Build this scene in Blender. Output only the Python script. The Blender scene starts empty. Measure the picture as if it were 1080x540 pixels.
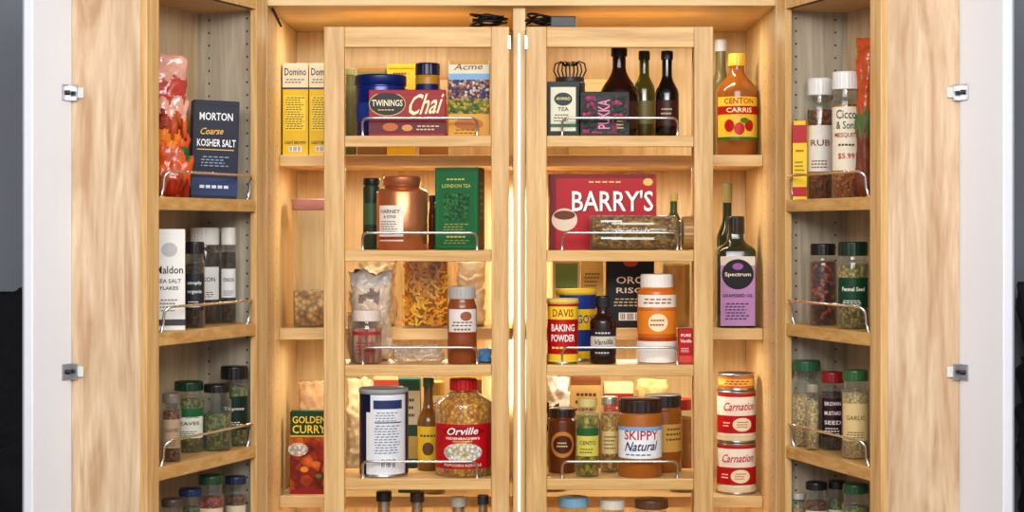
import bpy, bmesh, math, random
from mathutils import Vector, Matrix, noise
random.seed(7)
ZC=1.45; DC=4.3; F=1806.0; CX=546.0; CY=243.0
scene=bpy.context.scene
scene.view_settings.view_transform='Standard'
COL=scene.collection
def S(y): return F/(DC+y)
def lin(c):
    o=[]
    for v in c:
        v=v/255.0
        o.append(v/12.92 if v<=0.04045 else ((v+0.055)/1.055)**2.4)
    return (o[0],o[1],o[2],1)
# ------------------------------------------------------------------ materials
_mc={}
def newmat(n):
    m=bpy.data.materials.new(n); m.use_nodes=True
    nt=m.node_tree; b=nt.nodes['Principled BSDF']
    return m,nt,b
def M(rgb,rough=0.42,metal=0.0,var=0.06,sc=60,bump=0.0,spec=0.22):
    k=('p',tuple(rgb),rough,metal,var,sc,bump,spec)
    if k in _mc: return _mc[k]
    m,nt,b=newmat('surface_%d_%d_%d'%tuple(int(v) for v in rgb))
    tc=nt.nodes.new('ShaderNodeTexCoord'); ns=nt.nodes.new('ShaderNodeTexNoise')
    ns.inputs['Scale'].default_value=sc; ns.inputs['Detail'].default_value=3
    nt.links.new(tc.outputs['Object'],ns.inputs['Vector'])
    mr=nt.nodes.new('ShaderNodeMapRange'); mr.inputs[3].default_value=1-var; mr.inputs[4].default_value=1+var
    nt.links.new(ns.outputs['Fac'],mr.inputs[0])
    hs=nt.nodes.new('ShaderNodeHueSaturation'); hs.inputs['Color'].default_value=lin(rgb)
    nt.links.new(mr.outputs[0],hs.inputs['Value']); nt.links.new(hs.outputs[0],b.inputs['Base Color'])
    b.inputs['Roughness'].default_value=rough; b.inputs['Metallic'].default_value=metal
    b.inputs['Specular IOR Level'].default_value=spec
    if bump>0:
        bp=nt.nodes.new('ShaderNodeBump'); bp.inputs['Strength'].default_value=bump; bp.inputs['Distance'].default_value=0.004
        nt.links.new(ns.outputs['Fac'],bp.inputs['Height']); nt.links.new(bp.outputs[0],b.inputs['Normal'])
    _mc[k]=m; return m
def G(a,bb,sc=120,c=None,st=(1,1,1)):
    k=('g',tuple(a),tuple(bb),sc,c,st)
    if k in _mc: return _mc[k]
    m,nt,b=newmat('granular_%d_%d_%d'%tuple(a))
    tc=nt.nodes.new('ShaderNodeTexCoord'); vo=nt.nodes.new('ShaderNodeTexVoronoi'); vo.inputs['Scale'].default_value=sc
    mp=nt.nodes.new('ShaderNodeMapping'); mp.inputs['Scale'].default_value=st
    nt.links.new(tc.outputs['Object'],mp.inputs[0]); nt.links.new(mp.outputs[0],vo.inputs['Vector'])
    sp=nt.nodes.new('ShaderNodeSeparateColor'); nt.links.new(vo.outputs['Color'],sp.inputs[0])
    rp=nt.nodes.new('ShaderNodeValToRGB'); rp.color_ramp.elements[0].color=lin(a); rp.color_ramp.elements[1].color=lin(bb)
    rp.color_ramp.elements[0].position=.15; rp.color_ramp.elements[1].position=.85
    if c:
        e=rp.color_ramp.elements.new(.5); e.color=lin(c)
    nt.links.new(sp.outputs[0],rp.inputs[0])
    mr=nt.nodes.new('ShaderNodeMapRange'); mr.inputs[1].default_value=0; mr.inputs[2].default_value=.75; mr.inputs[3].default_value=1.1; mr.inputs[4].default_value=.40
    nt.links.new(vo.outputs['Distance'],mr.inputs[0])
    hs=nt.nodes.new('ShaderNodeHueSaturation'); nt.links.new(rp.outputs[0],hs.inputs['Color']); nt.links.new(mr.outputs[0],hs.inputs['Value'])
    nt.links.new(hs.outputs[0],b.inputs['Base Color']); b.inputs['Roughness'].default_value=.5; b.inputs['Specular IOR Level'].default_value=.25
    bp=nt.nodes.new('ShaderNodeBump'); bp.inputs['Strength'].default_value=.6; bp.inputs['Distance'].default_value=.003; bp.invert=True
    nt.links.new(vo.outputs['Distance'],bp.inputs['Height']); nt.links.new(bp.outputs[0],b.inputs['Normal'])
    _mc[k]=m; return m
def GLASS(tint=(244,248,244),op=0.04,edge=.5,bump=0.0,rough=.07,white=.25):
    k=('gl',tuple(tint),op,edge,bump,white)
    if k in _mc: return _mc[k]
    m=bpy.data.materials.new('clear_container' if bump==0 else 'crinkled_film'); m.use_nodes=True; nt=m.node_tree; nt.nodes.clear()
    out=nt.nodes.new('ShaderNodeOutputMaterial'); tr=nt.nodes.new('ShaderNodeBsdfTransparent'); tr.inputs[0].default_value=lin(tint)
    gl=nt.nodes.new('ShaderNodeBsdfGlossy'); gl.inputs['Roughness'].default_value=rough; gl.inputs[0].default_value=(1,1,1,1)
    df=nt.nodes.new('ShaderNodeBsdfDiffuse'); df.inputs[0].default_value=lin(tint)
    ad=nt.nodes.new('ShaderNodeMixShader'); ad.inputs[0].default_value=white
    nt.links.new(gl.outputs[0],ad.inputs[1]); nt.links.new(df.outputs[0],ad.inputs[2])
    lw=nt.nodes.new('ShaderNodeLayerWeight'); lw.inputs[0].default_value=.3
    mr=nt.nodes.new('ShaderNodeMapRange'); mr.inputs[3].default_value=op; mr.inputs[4].default_value=edge
    nt.links.new(lw.outputs['Facing'],mr.inputs[0])
    mx=nt.nodes.new('ShaderNodeMixShader'); nt.links.new(mr.outputs[0],mx.inputs[0])
    nt.links.new(tr.outputs[0],mx.inputs[1]); nt.links.new(ad.outputs[0],mx.inputs[2]); nt.links.new(mx.outputs[0],out.inputs[0])
    if bump>0:
        tc=nt.nodes.new('ShaderNodeTexCoord'); ns=nt.nodes.new('ShaderNodeTexNoise'); ns.inputs['Scale'].default_value=45; ns.inputs['Detail'].default_value=4; ns.inputs['Distortion'].default_value=1.5
        nt.links.new(tc.outputs['Object'],ns.inputs['Vector'])
        bp=nt.nodes.new('ShaderNodeBump'); bp.inputs['Strength'].default_value=bump; bp.inputs['Distance'].default_value=.01
        nt.links.new(ns.outputs['Fac'],bp.inputs['Height'])
        for q in (gl,df,lw): nt.links.new(bp.outputs[0],q.inputs['Normal'])
    _mc[k]=m; return m
def WOOD(name,a,b_,axis='z',rough=.4,big=False,spec=.3):
    k=('w',name)
    if k in _mc: return _mc[k]
    m,nt,b=newmat(name)
    tc=nt.nodes.new('ShaderNodeTexCoord'); mp=nt.nodes.new('ShaderNodeMapping')
    hi,lo=(7,.8) if big else (26,1.3)
    sc={'z':(hi,hi,lo),'x':(lo,hi,hi),'y':(hi,lo,hi)}[axis]
    mp.inputs['Scale'].default_value=sc
    nt.links.new(tc.outputs['Object'],mp.inputs[0])
    n1=nt.nodes.new('ShaderNodeTexNoise'); n1.inputs['Scale'].default_value=2.2; n1.inputs['Detail'].default_value=6; n1.inputs['Distortion'].default_value=2.2 if big else .6
    nt.links.new(mp.outputs[0],n1.inputs['Vector'])
    n2=nt.nodes.new('ShaderNodeTexNoise'); n2.inputs['Scale'].default_value=14; n2.inputs['Detail'].default_value=3
    nt.links.new(mp.outputs[0],n2.inputs['Vector'])
    mx=nt.nodes.new('ShaderNodeMath'); mx.operation='MULTIPLY_ADD'; mx.inputs[1].default_value=.35
    nt.links.new(n2.outputs['Fac'],mx.inputs[0]); nt.links.new(n1.outputs['Fac'],mx.inputs[2])
    rp=nt.nodes.new('ShaderNodeValToRGB'); rp.color_ramp.elements[0].position=.45; rp.color_ramp.elements[1].position=.88
    rp.color_ramp.elements[0].color=lin(a); rp.color_ramp.elements[1].color=lin(b_)
    nt.links.new(mx.outputs[0],rp.inputs[0]); nt.links.new(rp.outputs[0],b.inputs['Base Color'])
    b.inputs['Roughness'].default_value=rough; b.inputs['Specular IOR Level'].default_value=spec
    bp=nt.nodes.new('ShaderNodeBump'); bp.inputs['Strength'].default_value=.06; bp.inputs['Distance'].default_value=.002
    nt.links.new(n2.outputs['Fac'],bp.inputs['Height']); nt.links.new(bp.outputs[0],b.inputs['Normal'])
    _mc[k]=m; return m
RACKV=WOOD('honey_maple_vertical_grain',(228,190,130),(190,144,86),'z')
RACKH=WOOD('honey_maple_horizontal_grain',(230,190,126),(194,146,84),'x')
DRY=WOOD('honey_maple_depth_grain',(222,178,112),(186,138,76),'y')
INNER=WOOD('golden_maple_ply',(230,202,150),(206,170,114),'z')
INNERX=WOOD('golden_maple_ply_shelf',(230,200,146),(206,168,108),'x')
BIRCH=WOOD('pale_birch_ply',(226,200,168),(184,148,112),'z',rough=.45,big=True)
RACKIN=WOOD('pale_birch_lining',(214,190,154),(188,158,118),'z',rough=.5,big=True)
GREYIN=WOOD('pale_beige_side_lining',(190,178,156),(156,144,124),'z',rough=.5)
WHITE=M((226,230,238),.4,var=.02)
CHROME=M((236,238,240),.22,1.0,var=.02)
STEEL=M((176,176,180),.3,1.0,var=.03)
BLACK=M((16,16,18),.35)
HOLE=M((45,35,28),.8)
CLR=GLASS()
# ------------------------------------------------------------------ text
_tc={}
def textgeo(t):
    if t in _tc: return _tc[t]
    cu=bpy.data.curves.new('t','FONT'); cu.body=t; cu.resolution_u=2; cu.offset=.012
    ob=bpy.data.objects.new('t',cu); COL.objects.link(ob)
    dg=bpy.context.evaluated_depsgraph_get(); dg.update()
    me=bpy.data.meshes.new_from_object(ob.evaluated_get(dg))
    vs=[(v.co.x,v.co.y) for v in me.vertices]; fs=[tuple(p.vertices) for p in me.polygons]
    bpy.data.objects.remove(ob); bpy.data.curves.remove(cu); bpy.data.meshes.remove(me)
    x0=min(v[0] for v in vs);x1=max(v[0] for v in vs);y0=min(v[1] for v in vs);y1=max(v[1] for v in vs)
    vs=[((x-x0)/(x1-x0)-.5,(y-y0)/(y1-y0)-.5) for x,y in vs]
    _tc[t]=(vs,fs); return _tc[t]
# ------------------------------------------------------------------ accumulator
class Acc:
    def __init__(s): s.v=[];s.f=[];s.m=[];s.sm=[];s.mats=[]
    def mi(s,mat):
        if mat not in s.mats: s.mats.append(mat)
        return s.mats.index(mat)
    def add(s,vs,fs,mat,smooth=False,xf=None):
        o=len(s.v); i=s.mi(mat)
        for v in vs:
            s.v.append(tuple(xf@Vector(v)) if xf else tuple(v))
        for f in fs:
            s.f.append(tuple(a+o for a in f)); s.m.append(i); s.sm.append(smooth)
    def box(s,lo,hi,mat,bev=.0015,xf=None):
        bm=bmesh.new(); bmesh.ops.create_cube(bm,size=1)
        c=[(lo[i]+hi[i])/2 for i in range(3)]; d=[abs(hi[i]-lo[i]) for i in range(3)]
        for v in bm.verts: v.co=Vector((v.co.x*d[0],v.co.y*d[1],v.co.z*d[2]))+Vector(c)
        if bev>0: bmesh.ops.bevel(bm,geom=list(bm.edges),offset=min(bev,min(d)*.3),segments=2,affect='EDGES',profile=.5)
        bm.verts.index_update()
        s.add([v.co.copy() for v in bm.verts],[[v.index for v in f.verts] for f in bm.faces],mat,False,xf); bm.free()
    def lathe(s,prof,mat,seg=36,rib=0.0,xf=None,smooth=True,sq=None,c=(0,0)):
        vs=[];fs=[];n=len(prof)
        for (r,z) in prof:
            for j in range(seg):
                a=2*math.pi*j/seg
                rr=r*(1+(rib if j%2 else 0))
                x,y=math.cos(a),math.sin(a)
                if sq:
                    p=sq; q=(abs(x)**p+abs(y)**p)**(-1/p); x*=q;y*=q
                vs.append((c[0]+rr*x,c[1]+rr*y,z))
        for i in range(n-1):
            for j in range(seg):
                k=(j+1)%seg
                fs.append((i*seg+j,i*seg+k,(i+1)*seg+k,(i+1)*seg+j))
        s.add(vs,fs,mat,smooth,xf)
    def tube(s,pts,r,mat,seg=8,closed=False):
        pts=[Vector(p) for p in pts]; n=len(pts); vs=[];fs=[]
        up=None
        for i,p in enumerate(pts):
            if i==0: t=pts[1]-p
            elif i==n-1: t=p-pts[i-1]
            else: t=pts[i+1]-pts[i-1]
            t.normalize()
            if up is None:
                up=Vector((0,0,1)) if abs(t.z)<.9 else Vector((1,0,0))
            a=t.cross(up)
            if a.length<1e-6: a=t.cross(Vector((.3,1,.2)))
            a.normalize(); b=a.cross(t); up=b
            for j in range(seg):
                th=2*math.pi*j/seg
                vs.append(p+a*math.cos(th)*r+b*math.sin(th)*r)
        for i in range(n-1):
            for j in range(seg):
                k=(j+1)%seg; fs.append((i*seg+j,i*seg+k,(i+1)*seg+k,(i+1)*seg+j))
        fs.append(tuple(range(seg))); fs.append(tuple((n-1)*seg+j for j in reversed(range(seg))))
        s.add(vs,fs,mat,True)
    def decor(s,dec,W,H,fm,e0=.0004):
        for k,d in enumerate(dec):
            e=e0+.00035*k; kind=d[0]
            if kind=='r':
                _,cx,cz,w,h,col=d; n=14; vs=[];fs=[]
                for i in range(n+1):
                    u=(cx-w/2+w*i/n)*W
                    vs.append(fm(u,(cz-h/2)*H,e)); vs.append(fm(u,(cz+h/2)*H,e))
                for i in range(n): fs.append((2*i,2*i+2,2*i+3,2*i+1))
                s.add(vs,fs,col if not isinstance(col,tuple) else M(col,.4))
            elif kind=='e':
                _,cx,cz,w,h,col=d; n=24; vs=[];fs=[]
                for i in range(n+1):
                    q=-math.cos(math.pi*i/n); hh=math.sqrt(max(0,1-q*q))*h/2
                    vs.append(fm((cx+q*w/2)*W,(cz-hh)*H,e)); vs.append(fm((cx+q*w/2)*W,(cz+hh)*H,e))
                for i in range(n): fs.append((2*i,2*i+2,2*i+3,2*i+1))
                s.add(vs,fs,col if not isinstance(col,tuple) else M(col,.4))
            elif kind=='t':
                _,txt,cx,cz,w,h,col=d[:7]; opt=d[7] if len(d)>7 else ''
                tv,tf=textgeo(txt)
                if opt=='v': vs=[fm((cx-b*w)*W,(cz+a*h)*H,e+.0003) for a,b in tv]
                elif opt=='i': vs=[fm((cx+a*w)*W+b*h*H*.32,(cz+b*h+a*.12*h)*H,e+.0003) for a,b in tv]
                else: vs=[fm((cx+a*w)*W,(cz+b*h)*H,e+.0003) for a,b in tv]
                s.add(vs,tf,col if not isinstance(col,tuple) else M(col,.4))
            elif kind=='l':   # small print lines
                _,cx,cz,w,h,n,col=d; mt=col if not isinstance(col,tuple) else M(col,.5)
                for i in range(n):
                    z=(cz+h/2-h*(i+.5)/n); hh=h/n*.38; ww=w*(.75+.25*random.random()); m=20; vs=[];fs=[]
                    for q in range(m+1):
                        u=(cx-w/2+ww*q/m)*W
                        vs.append(fm(u,(z-hh/2)*H,e)); vs.append(fm(u,(z+hh/2)*H,e))
                    for q in range(m):
                        if (q*7+i*3)%4!=0: fs.append((2*q,2*q+2,2*q+3,2*q+1))
                    s.add(vs,fs,mt)
            elif kind=='b':   # bar code
                _,cx,cz,w,h=d; n=12
                s.decor([('r',cx,cz,w,h,(240,240,240))],W,H,fm,e)
                for i in range(n):
                    if i%5==3: continue
                    u0=(cx-w*.42+w*.84*i/n)*W; u1=u0+w*.84/n*.5*W
                    s.add([fm(u0,(cz-h*.4)*H,e+.0003),fm(u1,(cz-h*.4)*H,e+.0003),fm(u1,(cz+h*.4)*H,e+.0003),fm(u0,(cz+h*.4)*H,e+.0003)],[(0,1,2,3)],BLACK)
    def obj(s,name,parent=None,loc=(0,0,0),rot=0.0):
        me=bpy.data.meshes.new(name); me.from_pydata([tuple(v) for v in s.v],[],s.f)
        for m in s.mats: me.materials.append(m)
        me.polygons.foreach_set('material_index',s.m); me.polygons.foreach_set('use_smooth',s.sm)
        me.update()
        ob=bpy.data.objects.new(name,me); COL.objects.link(ob)
        if parent: ob.parent=parent
        ob.location=loc
        if isinstance(rot,(tuple,list)): ob.rotation_euler=rot
        else: ob.rotation_euler=(0,0,rot)
        return ob
def root(name,label,cat,loc,rot=0,group=None):
    e=bpy.data.objects.new(name,None); e.empty_display_size=.03; COL.objects.link(e)
    e.location=loc
    e.rotation_euler=rot if isinstance(rot,(tuple,list)) else (0,0,rot)
    tag(e,label,cat,group); return e
def tag(o,label,cat,group=None):
    o['label']=label; o['category']=cat
    if group: o['group']=group
# ------------------------------------------------------------------ placing
def fit(l,r,top,z,y,base=None):
    s=S(y); w=(r-l)/s; x=((l+r)/2-CX)/s; h=(CY-top)/s-z
    return dict(x=x,y=y,z=z+ZC,w=w,h=h)
DOOR={}
def setdoor(side,A,B):
    A=Vector(A);B=Vector(B);u=(A-B); L=u.length; u.normalize()
    n=Vector((-u.y,u.x)) if side=='L' else Vector((u.y,-u.x))
    DOOR[side]=(B,u,n,L)
setdoor('L',(-.823,-.5),(-.631,0.0)); setdoor('R',(.806,-.5),(.650,0.0))
def fitd(side,l,r,top,z,v):
    B,u,n,L=DOOR[side]; b=B-n*v; k=((l+r)/2-CX)/F
    t=(k*(DC+b.y)-b.x)/(u.x-k*u.y)
    p=b+u*t; s=S(p.y)
    return dict(x=p.x,y=p.y,z=z+ZC,w=(r-l)/s,h=(CY-top)/s-z,t=t)
# ------------------------------------------------------------------ makers
def cylmap(R):
    return lambda u,z,e:((R+e)*math.sin(u/R),-(R+e)*math.cos(u/R),z)
def carton(name,label,cat,f,d,col,dec,rot=0,side=None,sidel=None,group=None,top=None,center=False,tilt=0,roll=0,flap=True):
    w,h=f['w'],f['h']; a=Acc(); m=M(col,.42) if isinstance(col,tuple) else col
    a.box((-w/2,-d/2,0),(w/2,d/2,h),m,.0012)
    tm=M(top,.45) if top else m
    if flap:
        a.box((-w/2+.001,-d/2+.0005,h),(w/2-.001,d/2-.003,h+.0009),tm,.0003)
        a.box((-w/2+.003,-d/2-.0007,h-.010),(w/2-.003,-d/2+.001,h-.0004),tm,.0003)
    a.decor(dec,w,h,lambda u,z,e:(u,-d/2-e,z))
    if side: a.decor(side,d,h,lambda u,z,e:(w/2+e,u,z))
    if sidel: a.decor(sidel,d,h,lambda u,z,e:(-w/2-e,-u,z))
    y=f['y'] if center else f['y']+d/2
    o=a.obj(name,None,(f['x'],y,f['z']+abs(roll)*w/2),(tilt,roll,rot)); tag(o,label,cat,group); return o
def bodyprof(R,H,neck,sh,nz,top,foot=.003,taper=1.0):
    p=[(0,0),(R*.93*taper,0),(R*taper,foot)]
    p+= [(R*(1+taper)/2,sh*H*.5),(R,sh*H)]
    for i in range(1,8):
        t=i/7; p.append((R+(neck-R)*(1-math.cos(math.pi*t))/2, H*(sh+(nz-sh)*t)))
    p.append((neck,top)); return p
def vessel(name,label,cat,f,body=None,neck=.8,sh=.78,nz=.86,cap=(.85,.14,(20,20,20),.03),fill=None,dec=None,rot=0,group=None,sq=None,lay=None,capname='cap',Rs=1.0):
    H=f['h']; R=f['w']/2*Rs
    if lay:
        R=f['h']/2; H=f['w']
    e=root(name,label,cat,(f['x'],f['y'],f['z']),rot,group)
    xf=None
    if lay: xf=Matrix.Translation((-H/2,0,R))@Matrix.Rotation(math.pi/2,4,'Y')@Matrix.Rotation(math.pi,4,'Z')
    body=body or CLR
    ch=cap[1]*H if cap else 0
    prof=bodyprof(R,H,neck*R,sh,nz,H-ch*.5)
    a=Acc(); a.lathe(prof,body,xf=xf,sq=sq)
    if fill:
        fm,ff=fill; zt=H*ff
        ip=[(0,.003)]
        for r,z in prof[1:]:
            if z<zt: ip.append((max(r-.0018,.002),max(z,.003)))
        rt=None
        for i in range(len(prof)-1):
            if prof[i][1]<=zt<=prof[i+1][1]:
                q=(zt-prof[i][1])/max(1e-6,prof[i+1][1]-prof[i][1]); rt=prof[i][0]+(prof[i+1][0]-prof[i][0])*q
        rt=(rt or prof[-1][0])-.0018
        ip+=[(rt,zt),(0,zt+.002)]
        b=Acc(); b.lathe(ip,fm,xf=xf,sq=sq); b.obj('contents',e)
    a.obj('body',e)
    if cap:
        cr=cap[0]*R; cm=M(cap[2],.3,spec=.4) if isinstance(cap[2],tuple) else cap[2]
        c=Acc(); c.lathe([(0,H-ch),(cr*.98,H-ch),(cr,H-ch+.001),(cr,H-.004)],cm,seg=48,rib=cap[3],xf=xf,smooth=cap[3]==0)
        c.lathe([(cr,H-.004),(cr*.985,H-.0012),(cr*.94,H),(0,H)],cm,seg=48,xf=xf)
        c.obj(capname,e)
    if dec:
        l=Acc()
        if lay:
            fm=lambda u,z,ee:(u,-(R+ee)*math.cos((z-R)/R),R+(R+ee)*math.sin((z-R)/R))
            l.decor(dec,H,2*R,fm)
        else: l.decor(dec,2*R,H,cylmap(R))
        l.obj('label',e)
    return e
def can(name,label,cat,f,wrap,dec,rot=0,group=None,lid=None):
    H=f['h'];R=f['w']/2; e=root(name,label,cat,(f['x'],f['y'],f['z']),rot,group)
    a=Acc(); a.lathe([(0,.002),(R*.95,.002),(R*.98,0),(R,.002),(R*.985,.005),(R*.975,.008),(R*.975,H-.008),(R*.985,H-.005),(R,H-.003),(R*.98,H),(R*.95,H-.003),(0,H-.004)],STEEL,seg=48)
    a.obj('body',e)
    l=Acc(); l.lathe([(R*.982,.008),(R*.984,.009),(R*.984,H-.009),(R*.982,H-.008)],M(wrap,.35),seg=48)
    l.decor(dec,2*R,H,cylmap(R*.984)); l.obj('label',e)
    if lid:
        c=Acc(); c.lathe([(0,H-.010),(R*1.02,H-.010),(R*1.03,H-.002),(R*1.0,H+.003),(R*.93,H+.003),(R*.92,H+.001),(0,H+.001)],M(lid,.4),seg=48); c.obj('lid',e)
    return e
def bag(name,label,cat,f,d,mat,seed=0,rot=0,amp=.012,cols=None,dec=None,group=None,lean=0.0,round_=.10,fr=28):
    w,h=f['w'],f['h']; a=Acc(); nu,nv=52,44; vs=[];fs=[]
    for i in range(nv+1):
        t=i/nv
        prof=min(1,(t/round_)**.5 if t<round_ else 1)
        thick=prof*(1-(t**3)*.93); wide=(.88+.12*prof)*(1-.10*math.sin(t*math.pi))
        for j in range(nu):
            an=2*math.pi*j/nu; x,y=math.cos(an),math.sin(an); q=(abs(x)**3+abs(y)**3)**(-1/3)
            p=Vector((x*q*w/2*wide,y*q*d/2*max(thick,.04),t*h))
            nz=.6*noise.noise(p*fr+Vector((seed*7,0,0)))+.9*abs(noise.noise(p*fr*1.7+Vector((seed*3,2,0))))+.4*abs(noise.noise(p*fr*4+Vector((seed*3,5,0))))-.2
            k=amp*nz*min(1,t*6)
            p=Vector((p.x+x*k+lean*t*t,p.y+y*k,p.z+(k*1.2 if t>.2 else 0))); vs.append((p.x,p.y,max(p.z,0)))
    for i in range(nv):
        for j in range(nu):
            k=(j+1)%nu; fs.append((i*nu+j,i*nu+k,(i+1)*nu+k,(i+1)*nu+j))
    fs.append(tuple(reversed(range(nu)))); fs.append(tuple(nv*nu+j for j in range(nu)))
    a.add(vs,fs,mat,True)
    if cols:
        for (t0,t1,j0,j1,cm) in cols:
            mi=a.mi(cm)
            for i in range(nv):
                for j in range(nu):
                    jj=((j+.5)/nu*2*math.pi); fx=math.cos(jj)/2
                    wob=.03*math.sin(j*.9+seed)
                    if t0<=(i+.5)/nv+wob<t1 and j0<=fx<j1: a.m[i*nu+j]=mi
    if dec: a.decor(dec,w,h,lambda u,z,e:(u,-d/2*.98-amp*.6-e,z))
    ob=a.obj(name,None,(f['x'],f['y'],f['z']),rot); tag(ob,label,cat,group); return ob
def squarecan(name,label,cat,f,d,lidcol,content,frac,rot=0,pieces=None):
    w,h=f['w'],f['h']; e=root(name,label,cat,(f['x'],f['y'],f['z']),rot)
    R=w/2; ky=d/w
    def sq(prof,m,nm):
        a=Acc(); a.lathe(prof,m,seg=48,sq=6,xf=Matrix.Diagonal((1,ky,1,1))); return a.obj(nm,e)
    k=.98
    sq([(0,0),(R*.9,0),(R*.94*k,.004),(R*k,h*.9),(R*k,h-.012)],CLR,'body')
    if pieces:
        a=Acc(); a.lathe([(0,.004),(R*.8,.005),(R*.82,h*frac*.93),(0,h*frac*.93)],content,seg=48,sq=6,xf=Matrix.Diagonal((1,ky*.8,1,1)))
        rnd=random.Random(3); pm=[M(c,.5) for c in pieces]
        for i in range(260):
            cx=rnd.uniform(-.8,.8)*R; cz=rnd.uniform(.03,frac)*h; cy=-d/2*rnd.uniform(.72,.86)
            if cz>frac*h*.96: cy=rnd.uniform(-.8,.4)*d/2
            th=rnd.uniform(0,math.pi); rr=.0085; pts=[]
            for q in range(6):
                an=-.9+1.8*q/5; lx=rr*math.sin(an)*1.3; lz=rr*(math.cos(an)-.8)
                pts.append((cx+lx*math.cos(th)-lz*math.sin(th),cy+.002*math.sin(an+i),max(.006,cz+lx*math.sin(th)+lz*math.cos(th))))
            a.tube(pts,.0034,pm[i%len(pm)],6)
        o=a.obj('contents',e); o['kind']='stuff'
    else:
        sq([(0,.004),(R*.91*k,.005),(R*(.93+.05*frac)*k,h*frac),(0,h*frac+.004)],content,'contents')
    lm=M(lidcol,.35)
    sq([(0,h-.03),(R*.97,h-.03),(R*1.0,h-.026),(R*1.0,h-.004),(R*.96,h),(R*.6,h),(R*.58,h-.003),(0,h-.003)],lm,'lid')
    return e
def rail(parent,p0,p1,z,out,h=.044,r=.0032,bulge=.012):
    p0=Vector(p0);p1=Vector(p1);out=Vector(out); d=(p1-p0).normalized()
    P=lambda q,zz:(q.x,q.y,zz+ZC)
    rad=.014; pts=[P(p0,z-.002),P(p0+out*bulge*.3,z+h*.35)]
    for i in range(6):
        a=i/5*math.pi/2; q=p0+out*(bulge*(.4+.6*i/5))+d*(rad*(1-math.cos(a))); pts.append(P(q,z+h-rad+rad*math.sin(a)))
    m=8; L=(p1-p0).length
    for i in range(1,m):
        pts.append(P(p0.lerp(p1,(rad+.002)/L+(1-2*(rad+.002)/L)*i/m)+out*bulge,z+h))
    for i in range(5,-1,-1):
        a=i/5*math.pi/2; q=p1+out*(bulge*(.4+.6*i/5))-d*(rad*(1-math.cos(a))); pts.append(P(q,z+h-rad+rad*math.sin(a)))
    pts+=[P(p1+out*bulge*.3,z+h*.35),P(p1,z-.002)]
    a=Acc(); a.tube(pts,r,CHROME)
    for q in (p0,p1): a.lathe([(0,z+ZC),(.007,z+ZC),(.007,z+ZC+.002),(0,z+ZC+.003)],CHROME,seg=12,c=(q.x,q.y))
    o=a.obj('guard_rail',parent); o['label']='chrome wire guard rail along the shelf edge'; return o
# ------------------------------------------------------------------ room
def structure(name,lo,hi,m):
    a=Acc(); a.box(lo,hi,m,0); o=a.obj(name); o['kind']='structure'; return o
WALLM=M((130,136,146),.7,var=.03,sc=8)
structure('floor',(-3,-5.2,-.05),(3,.9,0),WOOD('oak_floor_boards',(150,112,78),(120,86,58),'y',rough=.45))
structure('wall_back',(-3,.80,0),(3,.9,2.7),WALLM)
structure('wall_left',(-3.1,-5.2,0),(-3,.9,2.7),M((205,205,205),.7,sc=8))
structure('wall_right',(3,-5.2,0),(3.1,.9,2.7),M((205,205,205),.7,sc=8))
structure('ceiling',(-3.1,-5.2,2.7),(3.1,.9,2.8),M((235,235,235),.8,sc=8))
structure('baseboard_back',(-3,.785,0),(3,.80,.1),M((225,225,225),.5))
# ------------------------------------------------------------------ cabinet
cab=root('pantry_cabinet','open white pantry cabinet with maple swing racks and door shelves','cabinet',(0,0,0))
XL,XR=-.632,.651; TOPZ=.567
def part(name,boxes,parent=cab,label=None):
    a=Acc()
    for lo,hi,m in boxes: a.box((lo[0],lo[1],lo[2]+ZC),(hi[0],hi[1],hi[2]+ZC),m)
    o=a.obj(name,parent)
    if label: o['label']=label
    return o
CB=-1.35
def sidepanel(x0,x1,inner):
    a=Acc(); a.box((x0,.02,CB+ZC),(x1,.60,.72+ZC),INNER)
    xo0,xo1=((x0-.012,x0-.0005) if inner>0 else (x1+.0005,x1+.012))
    a.box((xo0,.022,CB+ZC),(xo1,.60,.72+ZC),WHITE)
    xi=x1+.0004 if inner>0 else x0-.0004
    for yy in (.06,.2):
        for i in range(40):
            z=ZC-.9+i*.034
            a.add([(xi,yy+.0028*math.cos(q*math.pi/4),z+.0028*math.sin(q*math.pi/4)) for q in range(8)],[tuple(range(8))],HOLE)
    a.obj('side_panel',cab)
sidepanel(XL-.02,XL,1); sidepanel(XR,XR+.02,-1)
part('top_panel',[((XL,.02,TOPZ),(XR,.60,TOPZ+.02),INNERX),((XL,.02,TOPZ+.02),(XR,.04,.72),INNERX)])
part('bottom_panel',[((XL,.02,CB),(XR,.60,CB+.02),INNERX)])
part('back_panel',[((XL,.585,CB+.02),(XR,.60,TOPZ),INNER)])
part('centre_divider',[((-.012,.05,CB+.02),(.020,.585,TOPZ),INNER)])
SEAMGLOW,nt_,b_=newmat('pale_strip_added_glow'); b_.inputs['Base Color'].default_value=(.8,.78,.7,1); b_.inputs['Emission Color'].default_value=(1,.97,.88,1); b_.inputs['Emission Strength'].default_value=.45  # pale strip, not a lamp: emission added to brighten the centre seam
part('divider_strip',[((.0000,.0465,-1.2),(.0072,.0498,.50),SEAMGLOW)],label='thin white strip on the divider edge with added glow')
BZ=[.2,-.26,-.705,-1.05]
for z in BZ:
    for x0,x1 in ((XL,-.012),(.020,XR)):
        part('back_shelf',[((x0+.001,.24,z-.03),(x1-.001,.584,z),INNERX)])
part('kick_board',[((XL,.06,CB-.095),(XR,.08,CB),WHITE)])
RZ=[.238,-.05,-.338,-.624,-.912,-1.2]
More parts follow.
